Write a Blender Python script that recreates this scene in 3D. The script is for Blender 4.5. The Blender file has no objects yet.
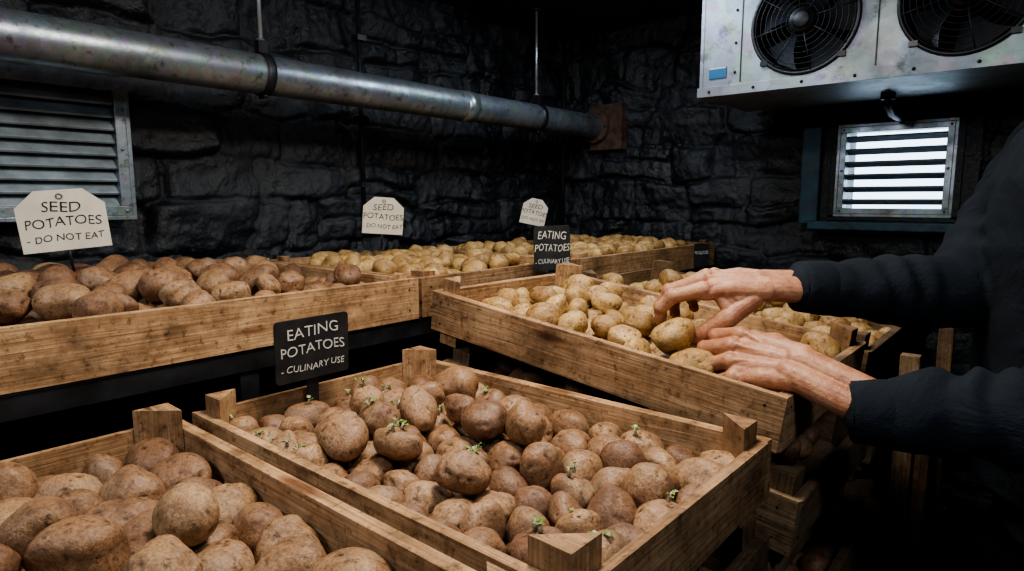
import bpy, bmesh, math, random
import numpy as np
from mathutils import Vector, Matrix, Euler
random.seed(7); np.random.seed(7)
ZOOM=False
CZ=1.22
FLOOR=-1.22
CEIL=0.85
XL=-2.15; YB=2.92; XR=1.5; YF=-1.7
scene=bpy.context.scene
try: scene.view_settings.look='AgX - Medium High Contrast'
except Exception: pass

# ------------------------------------------------------------------ materials
def new_mat(name):
    m=bpy.data.materials.new(name); m.use_nodes=True
    nt=m.node_tree; b=nt.nodes['Principled BSDF']
    return m,nt,b
def N(nt,t,**kw):
    n=nt.nodes.new(t)
    for k,v in kw.items():
        if k in n.inputs: n.inputs[k].default_value=v
        else: setattr(n,k,v)
    return n
def L(nt,a,b): nt.links.new(a,b)
def ramp(nt,stops,fac=None):
    r=nt.nodes.new('ShaderNodeValToRGB'); e=r.color_ramp.elements
    while len(e)<len(stops): e.new(0.5)
    for i,(p,c) in enumerate(stops):
        e[i].position=p; e[i].color=(*c,1) if len(c)==3 else c
    if fac is not None: L(nt,fac,r.inputs['Fac'])
    return r
def mix(nt,fac,a,b,mode='MIX'):
    m=nt.nodes.new('ShaderNodeMix'); m.data_type='RGBA'; m.blend_type=mode
    for s,v in ((m.inputs[0],fac),(m.inputs[6],a),(m.inputs[7],b)):
        if hasattr(v,'is_linked'): L(nt,v,s)
        elif isinstance(v,(int,float)): s.default_value=v
        else: s.default_value=(*v,1)
    return m.outputs[2]
def bump(nt,b,h,strength,dist,prev=None):
    n=N(nt,'ShaderNodeBump'); n.inputs['Strength'].default_value=strength; n.inputs['Distance'].default_value=dist
    L(nt,h,n.inputs['Height'])
    if prev is not None: L(nt,prev,n.inputs['Normal'])
    L(nt,n.outputs[0],b.inputs['Normal'])
    return n.outputs[0]
def coords(nt,scale=None,kind='Object'):
    tc=N(nt,'ShaderNodeTexCoord')
    if scale is None: return tc.outputs[kind]
    mp=N(nt,'ShaderNodeMapping'); mp.inputs['Scale'].default_value=scale
    L(nt,tc.outputs[kind],mp.inputs['Vector']); return mp.outputs[0]
def noise(nt,vec,scale,detail=4,rough=.55,dist=0):
    n=N(nt,'ShaderNodeTexNoise'); n.inputs['Scale'].default_value=scale
    n.inputs['Detail'].default_value=detail; n.inputs['Roughness'].default_value=rough
    n.inputs['Distortion'].default_value=dist
    L(nt,vec,n.inputs['Vector']); return n.outputs['Fac']

def simple(name,col,rough=.5,metal=0,nscale=0,namp=.2,bumpd=0,spec=.5):
    m,nt,b=new_mat(name)
    b.inputs['Roughness'].default_value=rough; b.inputs['Metallic'].default_value=metal
    b.inputs['Specular IOR Level'].default_value=spec
    if nscale:
        f=noise(nt,coords(nt),nscale,6,.6)
        r=ramp(nt,[(.3,tuple(c*(1-namp) for c in col)),(.7,tuple(min(1,c*(1+namp)) for c in col))],f)
        L(nt,r.outputs[0],b.inputs['Base Color'])
        rr=ramp(nt,[(.3,(rough*.75,)*3),(.7,(min(1,rough*1.25),)*3)],f); L(nt,rr.outputs[0],b.inputs['Roughness'])
        if bumpd: bump(nt,b,f,.6,bumpd)
    else: b.inputs['Base Color'].default_value=(*col,1)
    return m

def wood_mat(name,c0,c1,c2,dirt=.5):
    m,nt,b=new_mat(name)
    uv=coords(nt,None,'UV')
    def mp(s):
        q=N(nt,'ShaderNodeMapping'); q.inputs['Scale'].default_value=s; L(nt,uv,q.inputs['Vector']); return q.outputs[0]
    g=noise(nt,mp((2.2,45,1)),2.0,6,.6,1.2)
    g2=noise(nt,mp((5,240,1)),1.0,3,.6)
    r=ramp(nt,[(.25,c0),(.5,c1),(.75,c2)],g)
    fine=ramp(nt,[(.35,(.52,.49,.47)),(.6,(1,1,1))],g2)
    c=mix(nt,.65,r.outputs[0],fine.outputs[0],'MULTIPLY')
    vo=N(nt,'ShaderNodeTexVoronoi'); vo.inputs['Scale'].default_value=1.0; L(nt,mp((3.2,13,1)),vo.inputs['Vector'])
    kn=ramp(nt,[(.0,(.14,.07,.03)),(.09,(.28,.14,.065)),(.17,(1,1,1))],vo.outputs['Distance'])
    c=mix(nt,.8,c,kn.outputs[0],'MULTIPLY')
    at=N(nt,'ShaderNodeAttribute'); at.attribute_name='rnd'
    tone=ramp(nt,[(0,(.66,.62,.60)),(.5,(.9,.87,.84)),(1,(1.0,1.0,1.0))],at.outputs['Fac'])
    c=mix(nt,1,c,tone.outputs[0],'MULTIPLY')
    d=noise(nt,coords(nt),7,9,.75)
    dr=ramp(nt,[(.38,(.18,.14,.11)),(.48,(.60,.55,.50)),(.60,(1,1,1))],d)
    c=mix(nt,dirt,c,dr.outputs[0],'MULTIPLY')
    d2=noise(nt,coords(nt),70,5,.7)
    ds=ramp(nt,[(.34,(.28,.22,.17)),(.46,(1,1,1))],d2)
    c=mix(nt,dirt,c,ds.outputs[0],'MULTIPLY')
    saw=noise(nt,mp((160,3,1)),1.0,2,.5)
    L(nt,c,b.inputs['Base Color'])
    b.inputs['Roughness'].default_value=.66; b.inputs['Specular IOR Level'].default_value=.28
    p=bump(nt,b,g,.5,.0025); p=bump(nt,b,g2,.5,.0012,p); bump(nt,b,saw,.22,.001,p)
    return m
M_wood=wood_mat('pine_wood',(.38,.215,.105),(.57,.365,.20),(.73,.51,.31),.75)
M_wood_old=wood_mat('aged_wood',(.17,.11,.062),(.27,.185,.11),(.36,.255,.165),.75)

def potato_mat(name,ca,cb,cc,dirtc,dirt=.5,rough=.5):
    m,nt,b=new_mat(name)
    oc=coords(nt)
    at=N(nt,'ShaderNodeAttribute'); at.attribute_name='rnd'
    ey=N(nt,'ShaderNodeAttribute'); ey.attribute_name='eye'
    base=ramp(nt,[(0,ca),(.5,cb),(1,cc)],at.outputs['Fac'])
    n1=noise(nt,oc,26,8,.7)
    pat=ramp(nt,[(.36,dirtc),(.5,(.80,.76,.72)),(.62,(1,1,1))],n1)
    c=mix(nt,dirt,base.outputs[0],pat.outputs[0],'MULTIPLY')
    n2=noise(nt,oc,240,5,.65)
    sp=ramp(nt,[(.40,(.52,.45,.39)),(.6,(1.0,1.0,1.0))],n2)
    c=mix(nt,.7,c,sp.outputs[0],'MULTIPLY')
    n3=noise(nt,oc,95,5,.7)
    dk=ramp(nt,[(.34,(.26,.20,.15)),(.45,(1,1,1))],n3)
    c=mix(nt,.9,c,dk.outputs[0],'MULTIPLY')
    n5=noise(nt,oc,14,7,.7)
    du=ramp(nt,[(.54,(0,0,0)),(.68,(.5,.5,.5))],n5)
    c=mix(nt,du.outputs[0],c,(.27,.20,.135))
    vo=N(nt,'ShaderNodeTexVoronoi'); vo.inputs['Scale'].default_value=230; L(nt,oc,vo.inputs['Vector'])
    dots=ramp(nt,[(.08,(.5,.5,.5)),(.2,(0,0,0))],vo.outputs['Distance'])
    c=mix(nt,dots.outputs[0],c,mix(nt,.3,c,(.60,.45,.27)))
    er=ramp(nt,[(.15,(1,1,1)),(.8,(.20,.13,.09))],ey.outputs['Fac'])
    c=mix(nt,1,c,er.outputs[0],'MULTIPLY')
    L(nt,c,b.inputs['Base Color'])
    rr=ramp(nt,[(.3,(rough*1.5,)*3),(.65,(rough*.85,)*3)],n1); L(nt,rr.outputs[0],b.inputs['Roughness'])
    b.inputs['Specular IOR Level'].default_value=.45
    p=bump(nt,b,n2,.6,.0015); p=bump(nt,b,n3,.5,.003,p); bump(nt,b,n1,.35,.005,p)
    return m
M_pot_brown=potato_mat('potato_skin_brown',(.22,.112,.060),(.34,.192,.100),(.46,.290,.155),(.36,.29,.24),.8,.45)
M_pot_red=potato_mat('potato_skin_russet',(.24,.125,.068),(.37,.212,.112),(.49,.310,.168),(.38,.31,.25),.8,.44)
M_pot_yel=potato_mat('potato_skin_yellow',(.38,.22,.080),(.54,.345,.130),(.68,.465,.20),(.40,.31,.22),.75,.44)

def wall_mat():
    m,nt,b=new_mat('black_painted_stone')
    oc=coords(nt)
    n1=noise(nt,oc,4,9,.7); n2=noise(nt,oc,45,6,.65); n3=noise(nt,oc,1.7,3,.5); n4=noise(nt,oc,2.2,6,.65)
    c=ramp(nt,[(.3,(.004,.005,.0065)),(.55,(.012,.0145,.019)),(.8,(.042,.048,.058))],n1)
    w=ramp(nt,[(.58,(0,0,0)),(.72,(.75,.75,.75))],n2)
    patch=ramp(nt,[(.50,(.05,.05,.05)),(.63,(1,1,1))],n4)
    wf=mix(nt,1,w.outputs[0],patch.outputs[0],'MULTIPLY')
    cc=mix(nt,wf,c.outputs[0],(.12,.134,.152))
    warm=ramp(nt,[(.60,(0,0,0)),(.70,(.35,.35,.35))],n3)
    cc=mix(nt,warm.outputs[0],cc,(.045,.036,.030))
    L(nt,cc,b.inputs['Base Color'])
    r=ramp(nt,[(.38,(.22,)*3),(.62,(.58,)*3)],n1); L(nt,r.outputs[0],b.inputs['Roughness'])
    b.inputs['Specular IOR Level'].default_value=.55
    p=bump(nt,b,n2,.9,.010); bump(nt,b,n1,.6,.018,p)
    return m
M_wall=wall_mat()
def galv(name,col,rough,sc=30,metal=.75,dark=.5):
    m,nt,b=new_mat(name); oc=coords(nt)
    vo=N(nt,'ShaderNodeTexVoronoi'); vo.inputs['Scale'].default_value=sc*1.5; L(nt,oc,vo.inputs['Vector'])
    n1=noise(nt,oc,sc*.25,8,.7); n2=noise(nt,oc,sc*7,3,.6); n3=noise(nt,oc,sc*1.2,6,.7)
    c=ramp(nt,[(.3,tuple(k*dark for k in col)),(.6,col)],n1)
    sp=ramp(nt,[(.34,(.30,.29,.27)),(.45,(1,1,1))],n3)
    cc=mix(nt,.75,c.outputs[0],sp.outputs[0],'MULTIPLY')
    cc=mix(nt,.18,cc,vo.outputs['Color'],'OVERLAY')
    hs=N(nt,'ShaderNodeHueSaturation'); hs.inputs['Saturation'].default_value=.65; L(nt,cc,hs.inputs['Color'])
    L(nt,hs.outputs[0],b.inputs['Base Color'])
    b.inputs['Metallic'].default_value=metal
    r=ramp(nt,[(.3,(rough*1.5,)*3),(.7,(rough*.8,)*3)],n1); L(nt,r.outputs[0],b.inputs['Roughness'])
    bump(nt,b,n2,.3,.001)
    return m
M_galv=galv('galvanised_steel',(.27,.345,.41),.34,30,.75,.4)
M_ac=galv('aged_sheet_metal',(.28,.335,.38),.42,10,.6,.5)
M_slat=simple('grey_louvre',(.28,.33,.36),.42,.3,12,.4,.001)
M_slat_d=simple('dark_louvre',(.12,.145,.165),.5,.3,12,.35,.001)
M_black=simple('black_plastic',(.012,.013,.015),.4,0,20,.3)
M_steel_d=simple('dark_steel',(.03,.032,.036),.45,.6,15,.4,.001)
M_rod=simple('zinc_rod',(.45,.48,.5),.35,.7,15,.3)
M_rust=simple('rusty_iron',(.075,.042,.028),.85,.1,30,.6,.003)
M_tag=simple('tag_card',(.68,.63,.52),.7,0,14,.12)
M_slate=simple('chalkboard',(.016,.017,.018),.55,0,30,.4)
M_ink=simple('black_ink',(.015,.015,.017),.7)
M_chalk=simple('chalk',(.62,.62,.58),.9)
M_floor=simple('concrete_floor',(.025,.025,.027),.55,0,6,.5,.006)
M_ceil=simple('ceiling_board',(.024,.027,.027),.6,0,5,.4,.003)
M_blue=simple('blue_label',(.02,.10,.20),.4)
M_white=simple('white_label',(.4,.42,.4),.5)
M_bluepaint=simple('blue_weathered_paint',(.02,.065,.10),.6,0,22,.8,.004)
M_leaf=simple('sprout_leaf',(.17,.25,.06),.45,0,120,.35)
M_stem=simple('sprout_stem',(.36,.34,.22),.5,0,90,.3)
def skin_mat():
    m,nt,b=new_mat('skin')
    oc=coords(nt)
    n1=noise(nt,oc,34,5,.6); n2=noise(nt,oc,520,3,.6); n3=noise(nt,oc,110,5,.65)
    c=ramp(nt,[(.3,(.31,.120,.062)),(.5,(.42,.205,.115)),(.72,(.52,.285,.170))],n1)
    c2=ramp(nt,[(.35,(.74,.62,.56)),(.6,(1,1,1))],n3)
    cm=mix(nt,.7,c.outputs[0],c2.outputs[0],'MULTIPLY')
    at=N(nt,'ShaderNodeAttribute'); at.attribute_name='crease'
    red=mix(nt,at.outputs['Fac'],cm,(.28,.085,.05))
    L(nt,red,b.inputs['Base Color'])
    b.inputs['Roughness'].default_value=.46
    b.inputs['Subsurface Weight'].default_value=.05
    b.inputs['Subsurface Radius'].default_value=(.012,.005,.003)
    b.inputs['Subsurface Scale'].default_value=.3
    vo=N(nt,'ShaderNodeTexVoronoi'); vo.inputs['Scale'].default_value=330; L(nt,oc,vo.inputs['Vector'])
    p=bump(nt,b,n2,.4,.001); p=bump(nt,b,n3,.4,.003,p); p=bump(nt,b,vo.outputs['Distance'],.18,.0006,p); bump(nt,b,n1,.35,.006,p)
    return m
M_skin=skin_mat()
M_nail=simple('finger_nail',(.54,.33,.24),.3)
def cloth(name,col,knit):
    m,nt,b=new_mat(name); oc=coords(nt)
    n1=noise(nt,oc,9,5,.6,.6); n2=noise(nt,oc,knit,2,.6)
    c=ramp(nt,[(.3,tuple(k*.7 for k in col)),(.7,tuple(k*1.3 for k in col))],n1)
    L(nt,c.outputs[0],b.inputs['Base Color'])
    b.inputs['Roughness'].default_value=.9; b.inputs['Specular IOR Level'].default_value=.15
    p=bump(nt,b,n2,.5,.0012); bump(nt,b,n1,.55,.02,p)
    return m
M_jumper=cloth('black_knit_jumper',(.010,.0135,.019),420)
M_trouser=cloth('dark_denim',(.012,.013,.017),600)
M_hair=simple('brown_hair',(.06,.032,.018),.6,0,160,.5,.004)
M_boot=simple('boot_leather',(.03,.02,.014),.5,0,40,.4,.001)
M_eye=simple('eye_white',(.7,.68,.65),.2)
M_iris=simple('iris',(.05,.07,.08),.2)

# ------------------------------------------------------------------ mesh builder
class MB:
    def __init__(s): s.v=[];s.f=[];s.m=[];s.uv=[];s.r=[];s.sm=[]
    def add(s,vs,fs,mat=0,uvs=None,rnd=.5,smooth=False):
        o=len(s.v); s.v+= [tuple(v) for v in vs]; s.r+=[rnd]*len(vs)
        for i,f in enumerate(fs):
            s.f.append(tuple(o+k for k in f)); s.m.append(mat); s.sm.append(smooth)
            s.uv.append(uvs[i] if uvs else [(0,0)]*len(f))
    def box(s,lo,hi,mat=0,M=None,jit=0,long=None):
        lo=Vector(lo);hi=Vector(hi); d=hi-lo
        ax=long if long is not None else max(range(3),key=lambda i:d[i])
        oth=[i for i in range(3) if i!=ax]
        vs=[Vector(((hi if i&1 else lo).x,(hi if i&2 else lo).y,(hi if i&4 else lo).z)) for i in range(8)]
        fs=[(0,4,6,2),(1,3,7,5),(0,1,5,4),(2,6,7,3),(0,2,3,1),(4,5,7,6)]
        nax=[0,0,1,1,2,2]
        ro,rv=random.uniform(0,30),random.uniform(0,30); uvs=[]
        for f,na in zip(fs,nax):
            if na==ax: a,b_=oth; uvs.append([(vs[i][a]*.2+ro,vs[i][b_]*1.5+rv+7) for i in f])
            else:
                b_=[i for i in oth if i!=na][0]
                uvs.append([(vs[i][ax]+ro,vs[i][b_]+rv+na*3.1) for i in f])
        if jit: vs=[v+Vector([random.uniform(-jit,jit) for _ in range(3)]) for v in vs]
        if M is not None: vs=[M@v for v in vs]
        s.add(vs,fs,mat,uvs,random.random())
    def tri_post(s,cx,cy,sx,sy,leg,z0,z1,mat=0):
        p=[(cx,cy),(cx+sx*leg,cy),(cx,cy+sy*leg)]
        if sx*sy<0: p=[p[0],p[2],p[1]]
        vs=[(x,y,z0) for x,y in p]+[(x,y,z1+random.uniform(-.001,.001)) for x,y in p]
        fs=[(0,2,1),(3,4,5),(0,1,4,3),(1,2,5,4),(2,0,3,5)]
        ro=random.uniform(0,30); uvs=[[(vs[i][0]*1.2+ro,vs[i][1]*2+ro) for i in f] if k<2 else [(vs[i][2]+ro,(vs[i][0]+vs[i][1])+ro) for i in f] for k,f in enumerate(fs)]
        s.add(vs,fs,mat,uvs,random.random())
    def tube(s,pts,rads,mat=0,seg=16,cap=True,smooth=True,ell=None):
        P=[Vector(p) for p in pts]; n=len(P); vs=[];fs=[]
        prev=None
        for i,p in enumerate(P):
            t=(P[min(i+1,n-1)]-P[max(i-1,0)]).normalized()
            if prev is None:
                a=Vector((0,0,1)) if abs(t.z)<.9 else Vector((1,0,0))
                u=t.cross(a).normalized()
            else: u=(prev-t*prev.dot(t)).normalized()
            prev=u; w=t.cross(u)
            for k in range(seg):
                an=2*math.pi*k/seg
                vs.append(p+u*math.cos(an)*rads[i]+w*math.sin(an)*rads[i])
        for i in range(n-1):
            for k in range(seg):
                a=i*seg+k;b_=i*seg+(k+1)%seg
                fs.append((a,b_,b_+seg,a+seg))
        if cap:
            fs.append(tuple(reversed(range(seg)))); fs.append(tuple(range((n-1)*seg,n*seg)))
        s.add(vs,fs,mat,None,random.random(),smooth)
    def ell(s,c,r,M=None,mat=0,seg=20,rings=12,smooth=True):
        vs=[];fs=[];c=Vector(c)
        if not hasattr(r,'__len__'): r=(r,r,r)
        M=M or Matrix.Identity(3)
        vs.append(c+M@Vector((0,0,r[2])))
        for i in range(1,rings):
            th=math.pi*i/rings
            for k in range(seg):
                ph=2*math.pi*k/seg
                vs.append(c+M@Vector((r[0]*math.sin(th)*math.cos(ph),r[1]*math.sin(th)*math.sin(ph),r[2]*math.cos(th))))
        vs.append(c+M@Vector((0,0,-r[2]))); last=len(vs)-1
        for k in range(seg): fs.append((0,1+k,1+(k+1)%seg))
        for i in range(rings-2):
            for k in range(seg):
                a=1+i*seg+k;b_=1+i*seg+(k+1)%seg
                fs.append((a,a+seg,b_+seg,b_))
        o=1+(rings-2)*seg
        for k in range(seg): fs.append((o+k,last,o+(k+1)%seg))
        s.add(vs,fs,mat,None,.5,smooth)
    def chain(s,pts,rads,mat=0,seg=18):
        for i in range(len(pts)): s.ell(pts[i],rads[i],None,mat,seg,12)
        for i in range(len(pts)-1):
            s.tube([pts[i],pts[i+1]],[rads[i],rads[i+1]],mat,seg)
    def torus(s,c,R,r,axis,mat=0,seg=40,sub=8):
        c=Vector(c);ax=Vector(axis).normalized()
        a=Vector((0,0,1)) if abs(ax.z)<.9 else Vector((1,0,0))
        u=ax.cross(a).normalized(); w=ax.cross(u); vs=[];fs=[]
        for i in range(seg):
            an=2*math.pi*i/seg; d=u*math.cos(an)+w*math.sin(an)
            for k in range(sub):
                b_=2*math.pi*k/sub
                vs.append(c+d*(R+r*math.cos(b_))+ax*r*math.sin(b_))
        for i in range(seg):
            for k in range(sub):
                fs.append((i*sub+k,((i+1)%seg)*sub+k,((i+1)%seg)*sub+(k+1)%sub,i*sub+(k+1)%sub))
        s.add(vs,fs,mat,None,.5,True)
    def build(s,name,mats,bevel=0,parent=None,bseg=2):
        me=bpy.data.meshes.new(name); me.from_pydata(s.v,[],s.f)
        for m in mats: me.materials.append(m)
        me.polygons.foreach_set('material_index',s.m); me.polygons.foreach_set('use_smooth',s.sm)
        uvl=me.uv_layers.new(name='UVMap'); fl=[c for f in s.uv for q in f for c in q]
        uvl.data.foreach_set('uv',fl)
        a=me.attributes.new('rnd','FLOAT','POINT'); a.data.foreach_set('value',s.r)
        me.update()
        o=bpy.data.objects.new(name,me); scene.collection.objects.link(o)
        if bevel:
            b=o.modifiers.new('bevel','BEVEL'); b.width=bevel; b.segments=bseg; b.limit_method='ANGLE'; b.angle_limit=math.radians(40)
        if parent: o.parent=parent
        return o
def empty(name,loc=(0,0,0)):
    o=bpy.data.objects.new(name,None); o.empty_display_size=.1; o.location=loc; scene.collection.objects.link(o); return o
def remeshed(name,mb,mats,voxel,sm,parent=None,post=None):
    o=mb.build(name+'_tmp',mats)
    r=o.modifiers.new('r','REMESH'); r.mode='VOXEL'; r.voxel_size=voxel; r.use_smooth_shade=True
    if sm:
        q=o.modifiers.new('s','SMOOTH'); q.factor=.5; q.iterations=sm
    dg=bpy.context.evaluated_depsgraph_get(); dg.update()
    me=bpy.data.meshes.new_from_object(o.evaluated_get(dg)); me.name=name
    bpy.data.objects.remove(o)
    me.materials.clear()
    for m in mats: me.materials.append(m)
    if post: post(me)
    me.polygons.foreach_set('use_smooth',[True]*len(me.polygons))
    ob=bpy.data.objects.new(name,me); scene.collection.objects.link(ob)
    if parent: ob.parent=parent
    return ob

# ------------------------------------------------------------------ numpy value noise
_tab=np.random.RandomState(3).rand(256,256)
def vn(x,y,sd=0):
    x=x+sd*17.3;y=y+sd*9.1
    xi=np.floor(x).astype(int);yi=np.floor(y).astype(int);fx=x-xi;fy=y-yi
    fx=fx*fx*(3-2*fx);fy=fy*fy*(3-2*fy)
    g=lambda a,b:_tab[a%256,b%256]
    return (g(xi,yi)*(1-fx)+g(xi+1,yi)*fx)*(1-fy)+(g(xi,yi+1)*(1-fx)+g(xi+1,yi+1)*fx)*fy
def fbm(x,y,o=4,sd=0):
    s=0;a=.5
    for i in range(o): s=s+a*(vn(x,y,sd+i)-.5)*2; x=x*2.03;y=y*2.03;a*=.5
    return s
def stone_height(S,Z,seed):
    """random rubble masonry: weighted box-norm cells around jittered stone centres"""
    rs=np.random.RandomState(seed)
    Sw=S+.05*fbm(S*5,Z*5,4,seed); Zw=Z+.036*fbm(S*5+5,Z*5,4,seed+1)+.03*fbm(S*1.3,Z*.5,2,seed+9)
    sites=[];z=-1.4
    while z<1.1:
        hgt=rs.uniform(.085,.20); x=-3.0+rs.uniform(0,.3)
        while x<4:
            w=rs.uniform(.11,.46); 
            if rs.rand()<.30 and hgt>.12:
                q=rs.uniform(.35,.65)
                sites.append((x+w/2,z+hgt*q/2,w*.5,hgt*q/2)); sites.append((x+w/2+rs.uniform(-.03,.03),z+hgt*(1+q)/2,w*.5,hgt*(1-q)/2))
            else: sites.append((x+w/2,z+hgt/2+rs.uniform(-.024,.024),w*.5,hgt*.5*rs.uniform(.85,1.14)))
            x+=w
        z+=hgt
    st=np.array(sites); k=(st[:,0]>S.min()-.4)&(st[:,0]<S.max()+.4); st=st[k]
    n=len(st); off=rs.uniform(-.018,.020,n); tx=rs.uniform(-.14,.14,n); tz=rs.uniform(-.2,.2,n)
    f1=np.full(S.shape,9.);f2=np.full(S.shape,9.);id1=np.zeros(S.shape,int)
    for i,(cx,cz,w,h) in enumerate(st):
        dx=np.abs(Sw-cx);dz=np.abs(Zw-cz)
        d=((dx/w)**4+(dz/h)**4)**.25
        d=(d-1)*min(w,h)
        c=d<f1; f2=np.where(c,f1,np.minimum(f2,d)); id1=np.where(c,i,id1); f1=np.where(c,d,f1)
    e=(f2-f1)*.5
    a=np.clip(e/.020,0,1); h=1-(1-a)**2.2
    smear=np.clip((fbm(S*2.2,Z*2.6,3,seed+8)+.35)*2.2,.35,1)
    h=1-(1-h)*smear
    H=h*(.032+off[id1])+h*(tx[id1]*(S-st[id1,0])+tz[id1]*(Z-st[id1,1]))
    H+= .024*fbm(S*9,Z*9,6,seed+3)+.007*fbm(S*36,Z*36,3,seed+5)
    return H
def stone_wall(name,s0,s1,z0,z1,mapf,res,seed,hole=None):
    ns=int((s1-s0)/res)+1;nz=int((z1-z0)/res)+1
    S,Z=np.meshgrid(np.linspace(s0,s1,ns),np.linspace(z0,z1,nz),indexing='ij')
    H=stone_height(S,Z,seed)
    V=mapf(S,Z,H).reshape(-1,3)
    i,j=np.meshgrid(np.arange(ns-1),np.arange(nz-1),indexing='ij')
    a=(i*nz+j); F=np.stack([a,a+nz,a+nz+1,a+1],-1)
    if hole:
        cs=(S[:-1,:-1]+S[1:,1:])/2;cz=(Z[:-1,:-1]+Z[1:,1:])/2
        k=~((cs>hole[0])&(cs<hole[1])&(cz>hole[2])&(cz<hole[3])); F=F[k]
    F=F.reshape(-1,4)
    me=bpy.data.meshes.new(name); me.vertices.add(len(V)); me.vertices.foreach_set('co',V.ravel())
    me.loops.add(F.size); me.loops.foreach_set('vertex_index',F.ravel().astype(np.int32))
    me.polygons.add(len(F)); me.polygons.foreach_set('loop_start',np.arange(0,F.size,4,dtype=np.int32))
    me.polygons.foreach_set('loop_total',np.full(len(F),4,dtype=np.int32))
    me.polygons.foreach_set('use_smooth',np.ones(len(F),dtype=bool))
    me.materials.append(M_wall); me.update(); me.validate()
    o=bpy.data.objects.new(name,me); scene.collection.objects.link(o); return o
WT=CEIL+.045
stone_wall('wall_left',YF-.05,YB+.08,FLOOR-.03,WT,lambda S,Z,H:np.stack([XL-.03+H,S,Z],-1),.0075,11)
WX0,WX1,WZ0,WZ1=-.735,-.30,-.075,.31
stone_wall('wall_back',XL-.08,XR+.05,FLOOR-.03,WT,lambda S,Z,H:np.stack([S,YB+.03-H,Z],-1),.0075,23,(WX0,WX1,WZ0,WZ1))
stone_wall('wall_right',YF-.05,YB+.08,FLOOR-.03,WT,lambda S,Z,H:np.stack([XR-H,S,Z],-1),.03,31)
stone_wall('wall_front',XL-.08,XR+.05,FLOOR-.03,WT,lambda S,Z,H:np.stack([S,YF+H,Z],-1),.03,37)
mb=MB(); mb.box((XL-.1,YF-.1,FLOOR-.1),(XR+.1,YB+.4,FLOOR)); mb.build('floor',[M_floor])
mb=MB(); 
x=XL-.1
while x<XR+.1:
    mb.box((x,YF-.1,CEIL+random.uniform(0,.004)),(x+.196,YB+.4,CEIL+.05)); x+=.2
mb.box((XL-.1,YF-.1,CEIL+.03),(XR+.1,YB+.4,CEIL+.1))
mb.build('ceiling',[M_ceil],.004)

# ------------------------------------------------------------------ windows
def louvre(name,lo,hi,axis,nslat,angle,mats,frame=.028,depth=.05,face=0,slatw=.05):
    mb=MB(); a0,z0=lo;a1,z1=hi
    def B(aa,ab,za,zb,d0,d1,m=0,T=None):
        if axis=='x': mb.box((aa,face+d0,za),(ab,face+d1,zb),m)
        else: mb.box((face-d1,aa,za),(face-d0,ab,zb),m)
    B(a0,a1,z1-frame,z1,0,depth); B(a0,a1,z0,z0+frame,0,depth)
    B(a0,a0+frame,z0+frame,z1-frame,0,depth); B(a1-frame,a1,z0+frame,z1-frame,0,depth)
    for (aa,ab,za,zb) in ((a0-.012,a1+.012,z1,z1+.012),(a0-.012,a1+.012,z0-.012,z0),(a0-.012,a0,z0,z1),(a1,a1+.012,z0,z1)):
        B(aa,ab,za,zb,.0,.012)
    zz0=z0+frame;zz1=z1-frame;p=(zz1-zz0)/nslat
    for i in range(nslat):
        zc=zz0+p*(i+.5); h=slatw/2
        if axis=='x':
            M=Matrix.Translation((0,face+depth*.5,zc))@Matrix.Rotation(angle,4,'X')
            mb.box((a0+frame,-h,-.0015),(a1-frame,h,.0015),1,M)
            mb.box((a0+frame,-h-.002,-.006),(a1-frame,-h+.001,.002),1,M)
        else:
            M=Matrix.Translation((face-depth*.5,0,zc))@Matrix.Rotation(angle,4,'Y')
            mb.box((-h,a0+frame,-.0015),(h,a1-frame,.0015),1,M)
            mb.box((h-.001,a0+frame,-.006),(h+.002,a1-frame,.002),1,M)
    for aa in (a0+frame*.5,a1-frame*.5):
        for zz in (z0+frame*.5,z1-frame*.5,(z0+z1)/2):
            c=(aa,face-.002,zz) if axis=='x' else (face+.002,aa,zz)
            mb.ell(c,.005,None,0,8,6)
    return mb.build(name,mats,.0015)
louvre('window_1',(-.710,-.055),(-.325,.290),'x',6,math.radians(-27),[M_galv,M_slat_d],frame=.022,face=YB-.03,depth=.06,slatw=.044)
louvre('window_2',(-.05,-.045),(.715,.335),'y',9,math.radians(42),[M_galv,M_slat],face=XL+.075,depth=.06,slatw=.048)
mb=MB(); mb.box((XL+.0,-.05,-.045),(XL+.012,.715,.335)); mb.build('window_backing_panel',[M_black])
mb=MB()
for lo,hi in (((WX0-.06,YB-.02,WZ1),(WX1+.06,YB+.35,WZ1+.05)),((WX0-.06,YB-.02,WZ0-.05),(WX1+.06,YB+.35,WZ0)),
              ((WX0-.06,YB-.02,WZ0),(WX0,YB+.35,WZ1)),((WX1,YB-.02,WZ0),(WX1+.06,YB+.35,WZ1))):
    mb.box(lo,hi,0)
# mortar fillet closing the gap between reveal and frame
mb.box((WX0-.01,YB-.028,WZ1-.018),(WX1+.01,YB+.03,WZ1+.01)); mb.box((WX0-.01,YB-.028,WZ0-.01),(WX1+.01,YB+.03,WZ0+.018))
mb.box((WX0-.01,YB-.028,WZ0),(WX0+.022,YB+.03,WZ1)); mb.box((WX1-.022,YB-.028,WZ0),(WX1+.01,YB+.03,WZ1))
mb.build('trim_window_reveal',[M_wall],.004)
mb=MB()
mb.box((-.80,YB-.11,-.12),(-.22,YB-.0,-.085)); mb.box((-.85,YB-.06,-.10),(-.775,YB-.0,.30)); mb.build('trim_window_surround',[M_bluepaint],.006)
mb=MB(); mb.box((-.92,YB-.085,.335),(-.18,YB,.40)); mb.build('trim_window_lintel',[M_steel_d],.01)

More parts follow.
